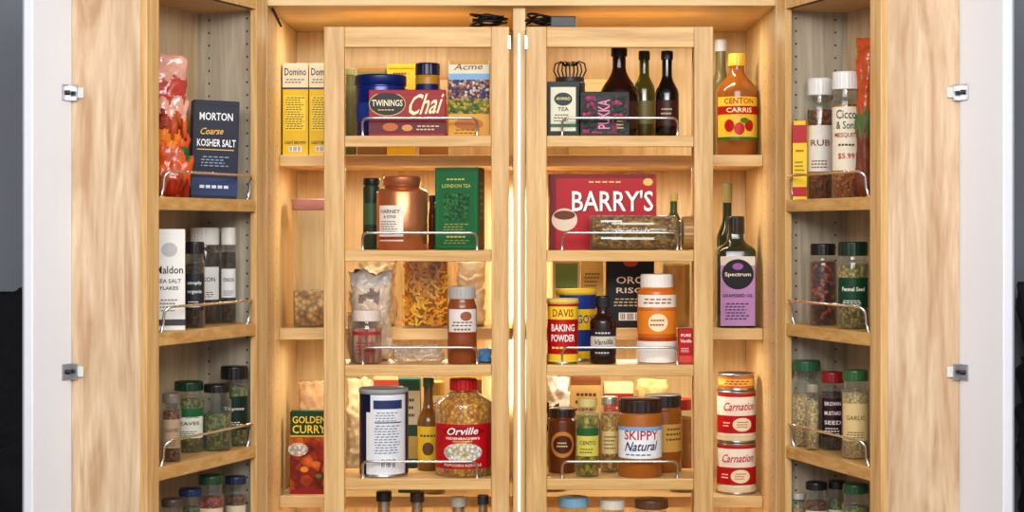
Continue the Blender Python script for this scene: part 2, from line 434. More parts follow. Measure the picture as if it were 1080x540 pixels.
def rack(x0,x1,sl,sr,rl,rr):
    a=Acc(); Bt=-1.23; T=.512; z=ZC
    a.box((x0,0,Bt+z),(x0+sl,.02,T+z),RACKV,.002); a.box((x1-sr,0,Bt+z),(x1,.02,T+z),RACKV,.002)
    a.box((x0+sl,0.001,T-.052+z),(x1-sr,.019,T-.0005+z),RACKH,.002)
    a.box((x0+.001,.02,Bt+z),(x0+.018,.21,T-.001+z),RACKV); a.box((x1-.018,.02,Bt+z),(x1-.001,.21,T-.001+z),RACKV)
    a.box((x0+.018,.02,T-.02+z),(x1-.018,.21,T-.002+z),RACKH)
    a.box((x0+.018,.192,Bt+z),(x0+.034,.21,T-.02+z),RACKV); a.box((x1-.034,.192,Bt+z),(x1-.018,.21,T-.02+z),RACKV)
    fr=a.obj('swing_rack',cab); fr['label']='maple swing-out shelf rack with open back'
    for s in RZ:
        b=Acc(); b.box((x0+sl+.0005,.002,s-.028+z),(x1-sr-.0005,.020,s+z),RACKH,.002)
        b.box((x0+.0185,.020,s-.018+z),(x1-.0185,.19,s+z),RACKH,.001); b.obj('shelf',fr)
        if s>-.8: rail(fr,(rl,.016),(rr,.016),s,(0,-1),bulge=.02)
    h=Acc(); h.box(((x1 if x0<0 else x0)-.004,-.001,.455+z),((x1 if x0<0 else x0)+.004,.012,.49+z),STEEL,.001); h.obj('latch',fr)
rack(-.487,-.021,.052,.045,(382-CX)/420,(503-CX)/420)
rack(.021,.491,.052,.048,(593-CX)/420,(715-CX)/420)
DZ=[.076,-.231,-.534,-.80]
def door(side):
    B,u,n,L=DOOR[side]; dep=.20
    m=Matrix.Identity(4); m.col[0]=(u.x,u.y,0,0); m.col[1]=(-n.x,-n.y,0,0); m.col[3]=(B.x,B.y,ZC,1); X=m
    d=Acc(); mg=.140 if side=='L' else .172
    d.box((.0,dep,-1.3),(L+mg,dep+.024,.72),WHITE,.003,X)
    d.box((L+mg-.001,dep+.0235,-1.3),(L+mg-.006,dep+.028,.72),M((150,154,164),.5),.001,X)
    dm=d.obj('pantry_door',cab); dm['label']='white door opened outward carrying a maple shelf rack'
    a=Acc(); sw=.05; t0,t1=-1.2,.66
    a.box((.001,.0,t0),(sw,.018,t1),RACKV,.002,X); a.box((L-sw,0,t0),(L,.018,t1),RACKV,.002,X)
    a.box((.001,.018,t0),(.017,dep-.001,t1),GREYIN,.001,X)
    a.box((L-.016,.018,t0),(L-.0005,dep-.001,t1),BIRCH,.001,X)
    a.box((.017,dep-.012,t0),(L-.016,dep-.001,t1),RACKIN,.001,X)
    a.box((.017,.004,.55),(L-.016,dep-.012,.575),RACKH,.001,X)
    a.box((sw,.001,.55),(L-sw,.017,.60),RACKH,.001,X)
    for yy in (.045,.155):
        for i in range(52):
            z=-1.1+i*.032
            a.add([(.0176,yy+.0028*math.cos(q*math.pi/4),z+.0028*math.sin(q*math.pi/4)) for q in range(8)],[tuple(range(8))],HOLE,False,X)
    rk=a.obj('door_rack',dm); rk['label']='maple box rack fixed to the door'
    for z in DZ:
        b=Acc(); b.box((.018,.019,z-.018),(L-.017,dep-.013,z),DRY,.001,X); b.box((sw+.0005,.001,z-.03),(L-sw-.0005,.0185,z),DRY,.002,X); b.obj('shelf',rk)
        if z>-.7:
            q0=B+u*.075-n*.012; q1=B+u*(L-.075)-n*.012
            rail(rk,q0,q1,z,n,h=.058,bulge=.022)
    for z in ((CY-98)/468,(CY-392)/468):
        b=Acc()
        b.box((L+.0,dep-.004,z-.018),(L+.035,dep+.0,z+.018),STEEL,.001,X)
        b.box((L-.0005,dep-.035,z-.012),(L+.006,dep-.004,z+.012),M((215,215,210),.3),.002,X)
        b.box((L+.006,dep-.022,z-.018),(L+.009,dep-.003,z+.018),STEEL,.001,X)
        b.lathe([(0,z-.005),(.005,z-.005),(.005,z+.005),(0,z+.005)],M((60,60,64),.3,.8),seg=10,c=(L+.02,dep-.006),xf=X)
        o=b.obj('bracket',dm); o['label']='small steel bracket with plastic bumper'
door('L'); door('R')
# ------------------------------------------------------------------ items
DK=(24,22,24); W_=(240,238,230)
Z1,Z2,Z3,Z4,Z5=RZ[:5]
FILM=GLASS((240,234,222),.28,.8,.9,.15,.55)
# left rack shelf 1
vessel('tea_tin','round glossy blue tin behind the red tea box','tin',fit(375,428,80,Z1,.135),body=M((12,36,116),.2,.2,spec=.5),neck=.98,sh=.8,nz=.82,cap=(1.03,.17,(10,30,96),0),dec=[('r',0,.4,1.2,.3,(20,58,140))],capname='lid')
carton('tea_box','red chai tea box with oval dark name badge','tea box',fit(389,470,95,Z1,.028),.041,(152,10,24),[
 ('e',-.26,.70,.48,.54,(200,160,86)),('e',-.26,.70,.46,.49,(24,14,18)),('t','TWININGS',-.26,.72,.40,.14,(246,230,190)),('l',-.26,.57,.26,.06,1,(220,190,130)),
 ('t','Chai',.24,.70,.42,.46,(248,226,180),'i'),('r',0,.19,1,.24,(96,6,16)),('l',.22,.38,.36,.06,1,(240,200,150)),('e',-.22,.2,.2,.18,(190,96,40)),('e',.0,.18,.14,.14,(214,140,60)),('l',.28,.18,.32,.14,2,(230,190,150))])
vessel('preserve_jar','small jar with navy lid and gold label','jar',fit(438,464,67,Z1,.15),body=M((180,130,40),.3),neck=.9,sh=.8,nz=.86,cap=(.98,.16,(12,20,60),.02),dec=[('r',0,.62,1.1,.2,(20,30,80))])
carton('tea_box','tall tea box with crowd picture over yellow','tea box',fit(473,516,64,Z1,.06),.08,(200,144,36),[
 ('r',0,.91,1,.18,(220,214,186)),('t','Acme',0,.92,.7,.08,(120,60,60),'i'),('r',0,.66,1,.34,G((30,60,120),(230,214,190),150,(160,70,50))),('r',0,.79,1,.08,(120,166,206)),
 ('r',0,.40,1,.2,G((50,100,24),(210,180,60),120)),('r',0,.15,1,.3,(218,154,34)),('e',.0,.17,.7,.16,(186,100,26)),('l',0,.07,.7,.08,2,(140,80,20))])
# left rack shelf 2
vessel('tea_canister','copper coloured round tea canister with white label','canister',fit(397,452,186,Z2,.1),body=M((204,132,88),.26,.75,var=.03),neck=.66,sh=.78,nz=.87,cap=(.72,.13,M((190,122,84),.3,.75),0),capname='lid',
 dec=[('r',-.12,.36,.54,.48,(236,228,212)),('t','HARNEY',-.12,.52,.42,.05,(50,34,34)),('t','& SONS',-.12,.45,.26,.04,(50,34,34)),('l',-.12,.3,.42,.2,6,(110,96,90)),('r',-.12,.16,.54,.04,(160,50,40))],rot=-.2)
vessel('spice_can','dark green narrow can','can',fit(383,401,188,Z2,.168),body=M((34,52,38),.4),neck=.95,sh=.88,nz=.9,cap=(1.0,.1,(18,28,22),0),dec=[('r',0,.5,1.0,.3,(60,90,60))])
carton('tea_box','emerald green tea box with fine gold lettering','tea box',fit(461,508,177,Z2,.07),.07,(8,80,38),[
 ('r',0,.5,.92,.94,(16,108,52)),('r',0,.5,.86,.90,(12,92,44)),('l',0,.86,.5,.05,1,(190,180,90)),('t','LONDON TEA',0,.78,.66,.045,(190,180,90)),('r',0,.52,.6,.34,G((8,76,34),(44,126,60),130)),('l',0,.28,.6,.10,3,(150,146,70)),('l',0,.16,.5,.05,1,(190,180,90)),('l',0,.10,.6,.06,2,(150,146,70))],
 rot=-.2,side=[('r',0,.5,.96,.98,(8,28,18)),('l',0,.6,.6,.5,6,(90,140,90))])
vessel('sauce_bottle','dark amber bottle with black cap','bottle',fit(450,462,206,Z2,.185),body=M((70,44,24),.2),neck=.5,sh=.6,nz=.8,cap=(.6,.12,DK,.02))
# left rack shelf 3
bag('flour_bag','crumpled clear tan plastic bag of flour','bag',fit(368,412,288,Z3,.145),.08,M((204,180,154),.3,var=.4,sc=30,bump=.9,spec=.5),seed=1,amp=.016,cols=[(.66,.80,-.25,.25,M((130,112,106),.5,bump=.6)),(.84,1.1,-.6,.6,M((214,206,196),.2,var=.35,bump=.9,spec=.6))])
vessel('toothpick_jar','small clear jar of red toothpicks with pale cap','jar',fit(371,403,327,Z3,.052),neck=.86,sh=.72,nz=.76,cap=(.9,.20,(222,206,194),.015),fill=(G((206,130,100),(226,180,150),60,(176,40,40),(1.6,1.6,.25)),.66),dec=[('r',.0,.58,1.1,.06,(170,40,44)),('l',0,.30,.7,.26,4,(150,60,60))])
vessel('seasoning_shaker','brown seasoning shaker with clear grey cap and white label','spice jar',fit(472,503,302,Z3,.055),body=M((136,66,30),.2,spec=.5),neck=.86,sh=.72,nz=.84,cap=(.90,.16,(176,172,166),.02),dec=[('r',0,.56,1.15,.30,(226,220,212)),('e',.1,.62,.4,.12,(150,90,60)),('l',0,.52,.8,.08,2,(110,40,30)),('l',0,.45,.7,.06,1,(120,90,80)),('r',0,.40,1.15,.03,(150,40,30))],rot=.1)
bag('plastic_bag','crumpled clear plastic bag lying flat','bag',fit(414,468,366,Z3,.09),.10,FILM,seed=4,amp=.016,round_=.3,fr=36)
bag('snack_packet','small blue and white packet','packet',fit(504,519,368,Z3,.08),.04,M((70,120,170),.3),seed=6,amp=.004)
# left rack shelf 4
can('snack_can','tall white and navy can with nutrition panel','can',fit(379,430,410,Z4,.075),(232,234,238),[('r',-.66,.5,.62,.94,(14,22,58)),('r',-.30,.86,.12,.22,(14,22,58)),('r',.14,.5,.68,.86,(224,228,234)),('r',.14,.84,.62,.10,(40,54,100)),('l',.14,.70,.52,.12,4,(120,124,140)),('l',.14,.44,.56,.34,11,(120,124,140)),('r',.14,.635,.56,.012,(50,50,60)),('r',.66,.5,.2,.94,(14,22,58)),('b',.14,.17,.34,.12)],lid=(150,152,158))
vessel('vinegar_bottle','slim bottle with green cap and gold label','bottle',fit(440,464,398,Z4,.165),body=M((100,62,16),.12,spec=.5),neck=.42,sh=.52,nz=.72,cap=(.5,.1,(60,90,40),.02),dec=[('r',0,.3,1.2,.36,(206,166,40)),('l',0,.38,.8,.06,1,(60,70,30)),('e',0,.24,.5,.14,(90,60,40))])
vessel('popcorn_jar','large clear jar of popcorn kernels with red cap','jar',fit(459,519,399,Z4,.088),neck=.46,sh=.74,nz=.88,cap=(.48,.12,(184,14,18),.03),fill=(G((214,116,8),(255,200,60),120,(244,156,26)),.86),
 dec=[('r',0,.32,1.3,.46,(184,14,24)),('e',0,.475,.80,.10,(150,6,16)),('t','Orville',0,.48,.56,.075,(250,246,240),'i'),('t',"REDENBACHER'S",0,.405,.60,.024,(250,250,250)),('e',.0,.26,.70,.20,G((226,206,150),(255,255,250),120)),('t','GOURMET',0,.375,.34,.018,(250,220,80)),('t','POPCORN KERNELS',0,.13,.66,.028,(250,246,236))])
for (l,r,t,c,n) in ((392,418,518,DK,'black'),(428,452,519,(60,40,30),'brown'),(470,497,524,(170,165,150),'silver'),(500,519,522,(50,50,56),'grey')):
    vessel('bottle','glass bottle with %s cap on the lower rack shelf'%n,'bottle',fit(l,r,t,Z5,.08),body=GLASS((200,190,150),.2),neck=.5,sh=.6,nz=.8,cap=(.62,.1,c,.02),fill=(M((90,56,24),.3),.7),group='bottles on the lower rack shelf')
# back shelf left
g='yellow sugar boxes'
for l,r in ((298,325),(326,353)):
    carton('sugar_box','yellow and white sugar carton','sugar box',fit(l,r,67,BZ[0],.27),.09,(226,192,18),[('r',0,.87,1,.26,(230,222,196)),('t','Domino',0,.91,.84,.08,(30,34,60)),('l',0,.81,.8,.06,2,(60,60,90)),('r',0,.73,1,.02,(40,50,90)),('r',0,.46,.82,.38,(236,210,60)),('l',0,.46,.74,.36,14,(80,64,20)),('t','LIGHT BROWN',0,.14,.8,.035,(60,40,20)),('b',0,.07,.5,.06)],group=g,top=(230,224,200))
vessel('oil_bottle','dull green bottle standing on the back shelf','bottle',fit(363,376,72,BZ[0],.33),body=M((80,84,56),.3),neck=.7,sh=.7,nz=.84,cap=(.75,.08,(130,130,90),.02))
carton('cracker_box','golden yellow carton behind the tins','food box',fit(408,438,68,BZ[0],.30),.05,(216,174,40),[('l',0,.9,.6,.06,1,(80,60,40)),('l',0,.5,.8,.5,8,(150,110,30))])
carton('tea_box','tan box standing at the back','food box',fit(442,472,80,BZ[0],.34),.05,(160,112,66),[('r',0,.8,1,.3,(186,160,120)),('l',0,.7,.8,.3,6,(100,70,50))])
carton('pasta_box','olive and white box behind the round tin','food box',fit(377,407,72,BZ[0],.34),.05,(140,100,56),[('r',0,.84,1,.28,(90,106,60)),('l',0,.84,.7,.2,3,(230,220,180))])
squarecan('storage_canister','tall clear canister of beans with pinkish lid','canister',fit(309,352,210,BZ[1],.33),.10,(176,118,106),G((196,144,90),(240,200,146),75),.28)
squarecan('storage_canister','wide clear canister full of golden macaroni','canister',fit(422,477,240,BZ[1],.30),.10,(214,206,196),M((190,116,20),.7),.84,pieces=[(255,184,44),(240,160,30),(255,204,80),(226,140,26)])
bag('rice_bag','cream plastic bag on the back shelf','bag',fit(380,418,262,BZ[1],.36),.10,M((214,190,150),.3,var=.4,sc=30,bump=.9,spec=.5),seed=9)
bag('rice_bag','clear bag gathered beside the macaroni canister','bag',fit(482,512,276,BZ[1],.36),.10,M((236,218,184),.3,var=.3,sc=30,bump=.8,spec=.5),seed=12,amp=.010)
carton('curry_box','green and red curry sauce box with gold lettering','food box',fit(306,348,434,BZ[2],.28),.035,(10,66,36),[('t','GOLDEN',-.02,.90,.84,.085,(250,214,70)),('t','CURRY',-.02,.785,.84,.10,(250,214,70)),('r',0,.70,1,.025,(210,170,60)),('r',0,.34,1,.68,G((140,34,8),(240,110,30),42,(196,46,14))),('e',-.30,.54,.5,.16,G((235,230,210),(255,250,240),120)),('e',.14,.36,.22,.07,(220,120,40)),('e',-.14,.30,.2,.07,(226,150,60)),('e',.22,.22,.16,.05,(90,130,40)),('e',-.06,.16,.22,.07,(150,50,20)),('r',0,.03,1,.06,(150,24,20))])
bag('bean_bag','beige paper sack standing behind the curry box','bag',fit(314,346,403,BZ[2],.38),.08,M((180,140,98),.6,bump=.6,var=.25),seed=15,amp=.008)
vessel('honey_jar','jar with gold lid on the back shelf','jar',fit(446,470,402,BZ[2],.30),neck=.85,cap=(.9,.12,(200,160,70),.02),fill=(M((190,120,30),.3),.8),dec=[('r',0,.45,1.1,.3,(230,200,90)),('l',0,.45,.8,.2,3,(90,60,30))])
carton('pasta_box','teal and white pasta box on the back shelf','food box',fit(420,443,400,BZ[2],.30),.05,(36,86,76),[('r',0,.75,1,.3,(216,216,196)),('l',0,.75,.7,.2,3,(40,70,60)),('r',0,.4,.8,.2,(200,186,110))])
bag('flour_bag','tan paper bag at the back of the shelf','bag',fit(366,396,400,BZ[2],.42),.09,M((206,180,140),.5,bump=.7,var=.3),seed=17,amp=.010)
carton('cereal_box','red and cream box at the back of the shelf','food box',fit(394,420,396,BZ[2],.40),.05,(196,168,120),[('r',0,.84,1,.24,(150,50,34)),('l',0,.84,.7,.16,2,(240,230,200)),('l',0,.4,.8,.4,7,(110,80,50))])
carton('cereal_box','brown and yellow box at the back of the shelf','food box',fit(478,508,396,BZ[2],.42),.05,(196,150,60),[('r',0,.84,1,.24,(100,60,34)),('l',0,.84,.7,.16,2,(240,230,200)),('l',0,.4,.8,.4,7,(110,80,50))])
# right rack shelf 1
carton('tea_tin','dark green tea tin with cream label','tin',fit(577,611,86,Z1,.045),.07,(10,24,22),[('r',0,.5,.78,.80,(224,220,192)),('e',0,.68,.56,.24,(12,36,30)),('t','AHMAD',0,.69,.44,.055,(236,220,150)),('t','TEA',0,.50,.34,.07,(30,30,30)),('l',0,.34,.56,.16,3,(80,80,70)),('r',0,.2,.78,.06,(50,100,60)),('r',0,.95,1.0,.09,(8,16,14))],flap=False)
up_=fit(585,617,82,Z1,.16)
up=vessel('wire_whisk_pot','dark pot holding wiry black kitchen tools','pot',up_,body=M((50,48,50),.4),neck=.95,sh=.9,nz=.93,cap=None)
wa=Acc()
for i in range(9):
    a0=(i-4)/4; x1=a0*.042; h0_=up_['h']; yy=.012*math.sin(i*2.1)
    wa.tube([(a0*.02,yy,h0_*.5),(a0*.025,yy,h0_*.9),(x1,yy,h0_+.018),(x1*.9,yy,h0_+.036),(x1*.55,yy,h0_+.042),(x1*.3,yy,h0_+.030)],.0022,BLACK,6)
wa.obj('wire_tools',up)
carton('tea_box','black tea box with pink and green ornament','tea box',fit(612,664,97,Z1,.03),.05,(16,14,16),[('r',0,.5,.9,.86,G((16,60,38),(196,44,110),100,(20,16,20))),('r',-.02,.5,.34,.80,(20,16,20)),('t','PUKKA',-.02,.5,.24,.66,(236,130,170),'v'),('l',.32,.3,.16,.3,4,(190,200,130))])
vessel('vinegar_bottle','wide dark brown glass bottle','bottle',fit(632,674,50,Z1,.135),body=M((36,14,10),.1,spec=.5),neck=.34,sh=.45,nz=.78,cap=(.4,.1,(30,20,18),.02),dec=[('r',0,.25,1.0,.3,(70,44,30))])
vessel('olive_oil_bottle','slim olive green oil bottle','bottle',fit(668,691,54,Z1,.178),body=M((66,58,16),.1,spec=.5),neck=.45,sh=.55,nz=.75,cap=(.52,.1,(40,40,24),.02),dec=[('r',0,.3,1.1,.26,(110,96,50))])
vessel('soy_bottle','tall black bottle with slim neck','bottle',fit(691,716,54,Z1,.12),body=M((16,12,12),.1,spec=.5),neck=.42,sh=.5,nz=.72,cap=(.5,.1,(30,30,30),.02),dec=[('r',0,.28,1.1,.3,(60,26,22)),('l',0,.3,.6,.1,2,(190,170,120))])
# right rack shelf 2
carton('tea_box','large red tea box with white lettering','tea box',fit(579,692,184,Z2,.098),.07,(120,6,18),[('r',.03,.5,.94,1,(176,8,24)),('e',-.36,.40,.24,.30,(226,206,180)),('e',-.36,.46,.20,.12,(110,44,16)),('t',"BARRY'S",.10,.64,.76,.28,(84,4,12)),('t',"BARRY'S",.09,.65,.76,.28,(250,246,238)),('t','TEA',.10,.28,.40,.24,(84,4,12)),('t','TEA',.09,.29,.40,.24,(250,246,238)),('l',.05,.90,.4,.05,1,(240,200,120)),('e',.42,.9,.09,.1,(230,190,90))],rot=.03)
sf=fit(622,733,227,Z2,.048)
vessel('spice_bottle','long glass jar of golden brown spice lying down','spice bottle',sf,neck=.7,sh=.80,nz=.85,cap=(.96,.12,(160,114,60),.02),fill=(G((120,80,30),(216,166,90),130,(170,120,54)),.84),lay=True,
 dec=[('r',-.1,.55,.40,.50,(232,224,202)),('b',-.30,.6,.20,.56),('l',-.06,.55,.26,.34,4,(110,80,50)),('r',.16,.5,.12,.44,(120,90,40)),('l',.27,.5,.10,.30,3,(80,60,30))])
vessel('oil_bottle','green bottle with gold cap behind the tea box','bottle',fit(703,718,204,Z2,.16),body=M((70,80,40),.15),neck=.5,sh=.5,nz=.7,cap=(.6,.14,(206,170,80),.02))
# right rack shelf 3
can('baking_powder_can','red baking powder can with yellow print','can',fit(577,610,316,Z3,.052),(180,14,20),[('r',0,.80,1.4,.20,(240,208,50)),('t','DAVIS',0,.80,.70,.12,(170,14,20)),('t','BAKING',0,.57,.78,.11,(252,250,240)),('t','POWDER',0,.41,.78,.11,(252,250,240)),('l',0,.26,.8,.08,1,(250,220,90)),('r',0,.10,1.5,.12,(236,194,50))],lid=(230,196,96))
can('cocoa_can','yellow and blue can behind the baking powder','can',fit(586,629,306,Z3,.152),(236,190,24),[('r',.1,.84,1.2,.2,(24,50,124)),('t','GOYA',.3,.6,.6,.12,(30,60,140)),('r',.1,.3,1.3,.3,(24,50,124))],lid=(230,190,50))
vessel('vanilla_bottle','dark vanilla extract bottle with cream label','bottle',fit(622,650,312,Z3,.05),body=M((36,14,10),.1,spec=.5),neck=.46,sh=.62,nz=.76,cap=(.55,.17,DK,.03),dec=[('r',0,.32,1.2,.40,(40,30,40)),('r',0,.32,1.2,.18,(204,196,180)),('t','Vanilla',0,.33,.76,.08,(60,40,50),'i'),('l',0,.46,.7,.06,1,(210,200,180)),('l',0,.17,.7,.06,1,(210,200,180))])
vessel('seasoning_jar','orange seasoning jar with white label and white lid','jar',fit(672,713,289,Z3,.09),body=M((206,104,26),.25,spec=.4),neck=.80,sh=.80,nz=.86,cap=(.82,.15,(236,232,222),.015),dec=[('r',0,.70,1.3,.14,(240,232,214)),('l',0,.70,.8,.08,2,(150,60,30)),('r',0,.46,1.3,.26,(228,130,36)),('e',0,.46,.5,.2,(246,222,180)),('l',0,.46,.4,.10,2,(150,50,30)),('r',0,.13,1.4,.24,(236,230,220)),('r',0,.27,1.4,.04,(170,60,24))])
carton('vanilla_box','small red extract carton','food box',fit(716,731,347,Z3,.03),.03,(176,10,18),[('t','PURE',0,.82,.7,.08,(250,240,230)),('t','Vanilla',0,.66,.8,.09,(250,240,230)),('l',0,.4,.7,.14,3,(250,210,200)),('r',0,.14,1,.2,(206,66,56))])
# right rack shelf 4
vessel('coffee_jar','brown jar with tan oval label','jar',fit(578,608,430,Z4,.125),body=M((96,44,18),.2,spec=.4),neck=.85,sh=.8,nz=.86,cap=(.92,.14,(44,24,16),.02),dec=[('e',0,.45,.9,.4,(190,124,50)),('e',0,.45,.7,.28,(76,34,16)),('l',0,.45,.4,.10,2,(230,200,140))])
vessel('caper_jar','glass jar with green contents and yellow label','jar',fit(607,632,420,Z4,.055),neck=.75,sh=.8,nz=.86,cap=(.8,.10,(206,190,120),.02),fill=(G((110,110,24),(200,176,50),90),.78),dec=[('r',0,.45,1.1,.36,(210,196,80)),('r',0,.58,1.1,.10,(34,90,44)),('t','CENTO',0,.44,.70,.05,(30,70,40)),('l',0,.34,.7,.08,2,(80,90,50))])
vessel('yeast_jar','tall glass jar with silver lid and yellow grains','jar',fit(633,653,418,Z4,.13),neck=.8,sh=.82,nz=.88,cap=(.86,.10,M((190,186,170),.3,.8),.02),fill=(G((190,140,50),(236,196,110),150),.78),dec=[('r',0,.4,1.0,.3,(216,196,130)),('l',0,.4,.7,.2,4,(100,90,50))])
vessel('peanut_butter_jar','peanut butter jar with dark brown lid and white label','jar',fit(652,698,420,Z4,.062),body=M((166,94,32),.2,spec=.4),neck=.92,sh=.80,nz=.83,cap=(.96,.17,(46,28,22),.025),dec=[('r',0,.45,1.4,.40,(236,238,240)),('r',0,.63,1.4,.05,(120,170,214)),('t','SKIPPY',0,.55,.82,.12,(180,12,24)),('t','Natural',0,.41,.74,.12,(30,40,90),'i'),('l',0,.30,.8,.04,1,(60,90,140))],capname='lid')
vessel('almond_butter_jar','amber jar with dark lid behind the peanut butter','jar',fit(679,719,416,Z4,.152),body=M((140,78,24),.2,spec=.4),neck=.9,sh=.78,nz=.82,cap=(.96,.15,(40,34,34),.02),dec=[('r',0,.45,1.4,.36,(196,152,70)),('l',.3,.5,.5,.2,3,(100,60,30))],capname='lid')
for (l,r,t,c,n) in ((588,622,524,(120,170,200),'blue'),(632,660,527,(220,216,200),'white'),(668,706,526,(90,60,40),'brown')):
    vessel('jar','jar with %s lid on the lower rack shelf'%n,'jar',fit(l,r,t,Z5,.09),neck=.85,cap=(.92,.1,c,.02),fill=(G((150,100,60),(200,150,100),100),.8),group='jars on the lower rack shelf')
# back shelf right
vessel('vinegar_bottle','amber brown vinegar bottle with yellow cap and fruit label','bottle',fit(755,799,57,BZ[0],.33),body=M((134,74,24),.12,spec=.6),neck=.36,sh=.62,nz=.84,cap=(.40,.12,(206,170,50),.03),dec=[('r',0,.36,1.2,.42,(226,190,54)),('t','CENTON',0,.53,.74,.055,(170,20,20)),('r',0,.44,1.2,.08,(166,20,18)),('t','CARRIS',0,.44,.62,.045,(252,236,190)),('e',-.24,.29,.24,.12,(170,20,20)),('e',.0,.26,.24,.12,(186,30,26)),('e',.24,.29,.22,.11,(160,24,20)),('e',.12,.34,.2,.05,(70,120,36)),('r',0,.165,1.2,.03,(50,100,40))])
vessel('oil_bottle','bottle with grey cap behind the vinegar','bottle',fit(751,769,42,BZ[0],.45),body=M((110,100,60),.2),neck=.6,sh=.6,nz=.76,cap=(.7,.1,(196,196,200),.02))
so=vessel('grapeseed_oil_bottle','dark square oil bottle with black and lilac label','bottle',fit(755,796,228,BZ[1],.31),body=M((32,36,18),.1,spec=.5),neck=.4,sh=.68,nz=.80,cap=(.46,.16,DK,.03),sq=5,dec=None)
f_=fit(755,796,228,BZ[1],.31); la=Acc(); wq=f_['w']*.92; hq=f_['h']
la.decor([('r',0,.33,.96,.62,(180,136,190)),('r',0,.60,.96,.08,(220,214,206)),('e',0,.48,.88,.27,(16,14,20)),('e',0,.55,.3,.06,(150,90,170)),('t','Spectrum',0,.475,.72,.045,(246,240,230)),('t','GRAPESEED OIL',0,.29,.84,.028,(30,10,40)),('l',0,.15,.7,.16,6,(70,40,84))],wq,hq,lambda u,z,e:(u,-f_['w']/2-e,z)); la.obj('label',so)
vessel('wine_bottle','dark green bottle with gold topped neck','bottle',fit(756,778,193,BZ[1],.43),body=M((30,36,22),.12),neck=.42,sh=.6,nz=.76,cap=(.48,.14,(120,110,60),0))
fc=fit(756,797,467,BZ[2],.31); g='stacked evaporated milk cans'
cd=[('r',0,.80,1.5,.30,(240,236,226)),('r',0,.92,1.5,.06,(180,20,28)),('t','Carnation',0,.71,.88,.16,(186,14,24),'i'),('r',0,.36,1.5,.34,(180,14,24)),('e',.05,.36,.5,.26,(236,220,190)),('l',.05,.36,.30,.14,3,(150,60,40)),('l',-.36,.36,.2,.12,2,(240,230,210)),('r',0,.10,1.5,.10,(220,204,164))]
h0=.138
for i in range(2):
    q=dict(fc); q['h']=h0; q['z']=fc['z']+i*h0
    can('milk_can','white and red evaporated milk can in a stack','can',q,(236,230,216),cd,group=g,rot=.1*i)
q=dict(fc); q['h']=.046; q['z']=fc['z']+2*h0; q['w']=.098
can('small_can','short orange and gold can on top of the stack','can',q,(206,102,36),[('r',0,.5,1.5,.4,(230,180,80)),('l',0,.5,.8,.3,2,(150,40,30))])
carton('rice_box','black rice box with white lettering','food box',fit(640,690,262,BZ[1],.28),.06,(14,14,16),[('r',0,.5,.9,.94,(20,20,22)),('t','ORO',0,.60,.6,.09,(240,236,226)),('t','RISO',0,.47,.6,.07,(240,236,226)),('l',0,.32,.7,.12,3,(210,200,170)),('e',0,.82,.3,.1,(190,60,50)),('b',0,.14,.5,.1)])
carton('pasta_box','pale box with green label on the back shelf','food box',fit(583,612,258,BZ[1],.29),.05,(206,200,152),[('r',0,.62,.8,.3,(110,150,80)),('l',0,.4,.7,.2,5,(80,100,60))])
carton('pasta_box','yellow carton on the back shelf','food box',fit(613,636,262,BZ[1],.32),.05,(216,180,90),[('l',0,.5,.7,.4,8,(120,90,50))])
vessel('honey_jar','jar with cream lid on the back shelf','jar',fit(698,728,262,BZ[1],.33),neck=.85,cap=(.9,.12,(226,210,180),.02),fill=(M((206,150,70),.3),.8))
bag('flour_bag','crumpled black and white bag on the back shelf','bag',fit(576,600,398,BZ[2],.36),.1,M((216,206,190),.4,bump=.8,var=.4),seed=21,amp=.012,cols=[(.5,.75,-.6,.2,M((40,36,36),.4))])
carton('cereal_box','brown box standing on the back shelf','food box',fit(602,634,398,BZ[2],.36),.06,(120,70,34),[('r',0,.78,1,.3,(186,150,90)),('l',0,.78,.7,.2,3,(90,50,30)),('e',0,.4,.7,.25,(180,120,60))])
carton('cracker_box','cream and red box at the back of the shelf','food box',fit(637,668,404,BZ[2],.40),.06,(226,206,160),[('r',0,.8,1,.2,(160,34,30)),('l',0,.5,.7,.3,5,(120,80,50))])
bag('flour_bag','tan paper bag beside the cream box','bag',fit(672,704,400,BZ[2],.40),.08,M((200,162,104),.5,bump=.7,var=.3),seed=23,amp=.010)
vessel('honey_jar','brown jar with red lid at the shelf end','jar',fit(706,732,420,BZ[2],.33),neck=.85,cap=(.9,.12,(150,30,30),.02),fill=(M((150,90,30),.3),.8))
carton('cereal_box','cream carton on the upper back shelf','food box',fit(600,640,84,BZ[0],.36),.06,(190,160,104),[('l',0,.6,.7,.4,7,(130,100,60))])
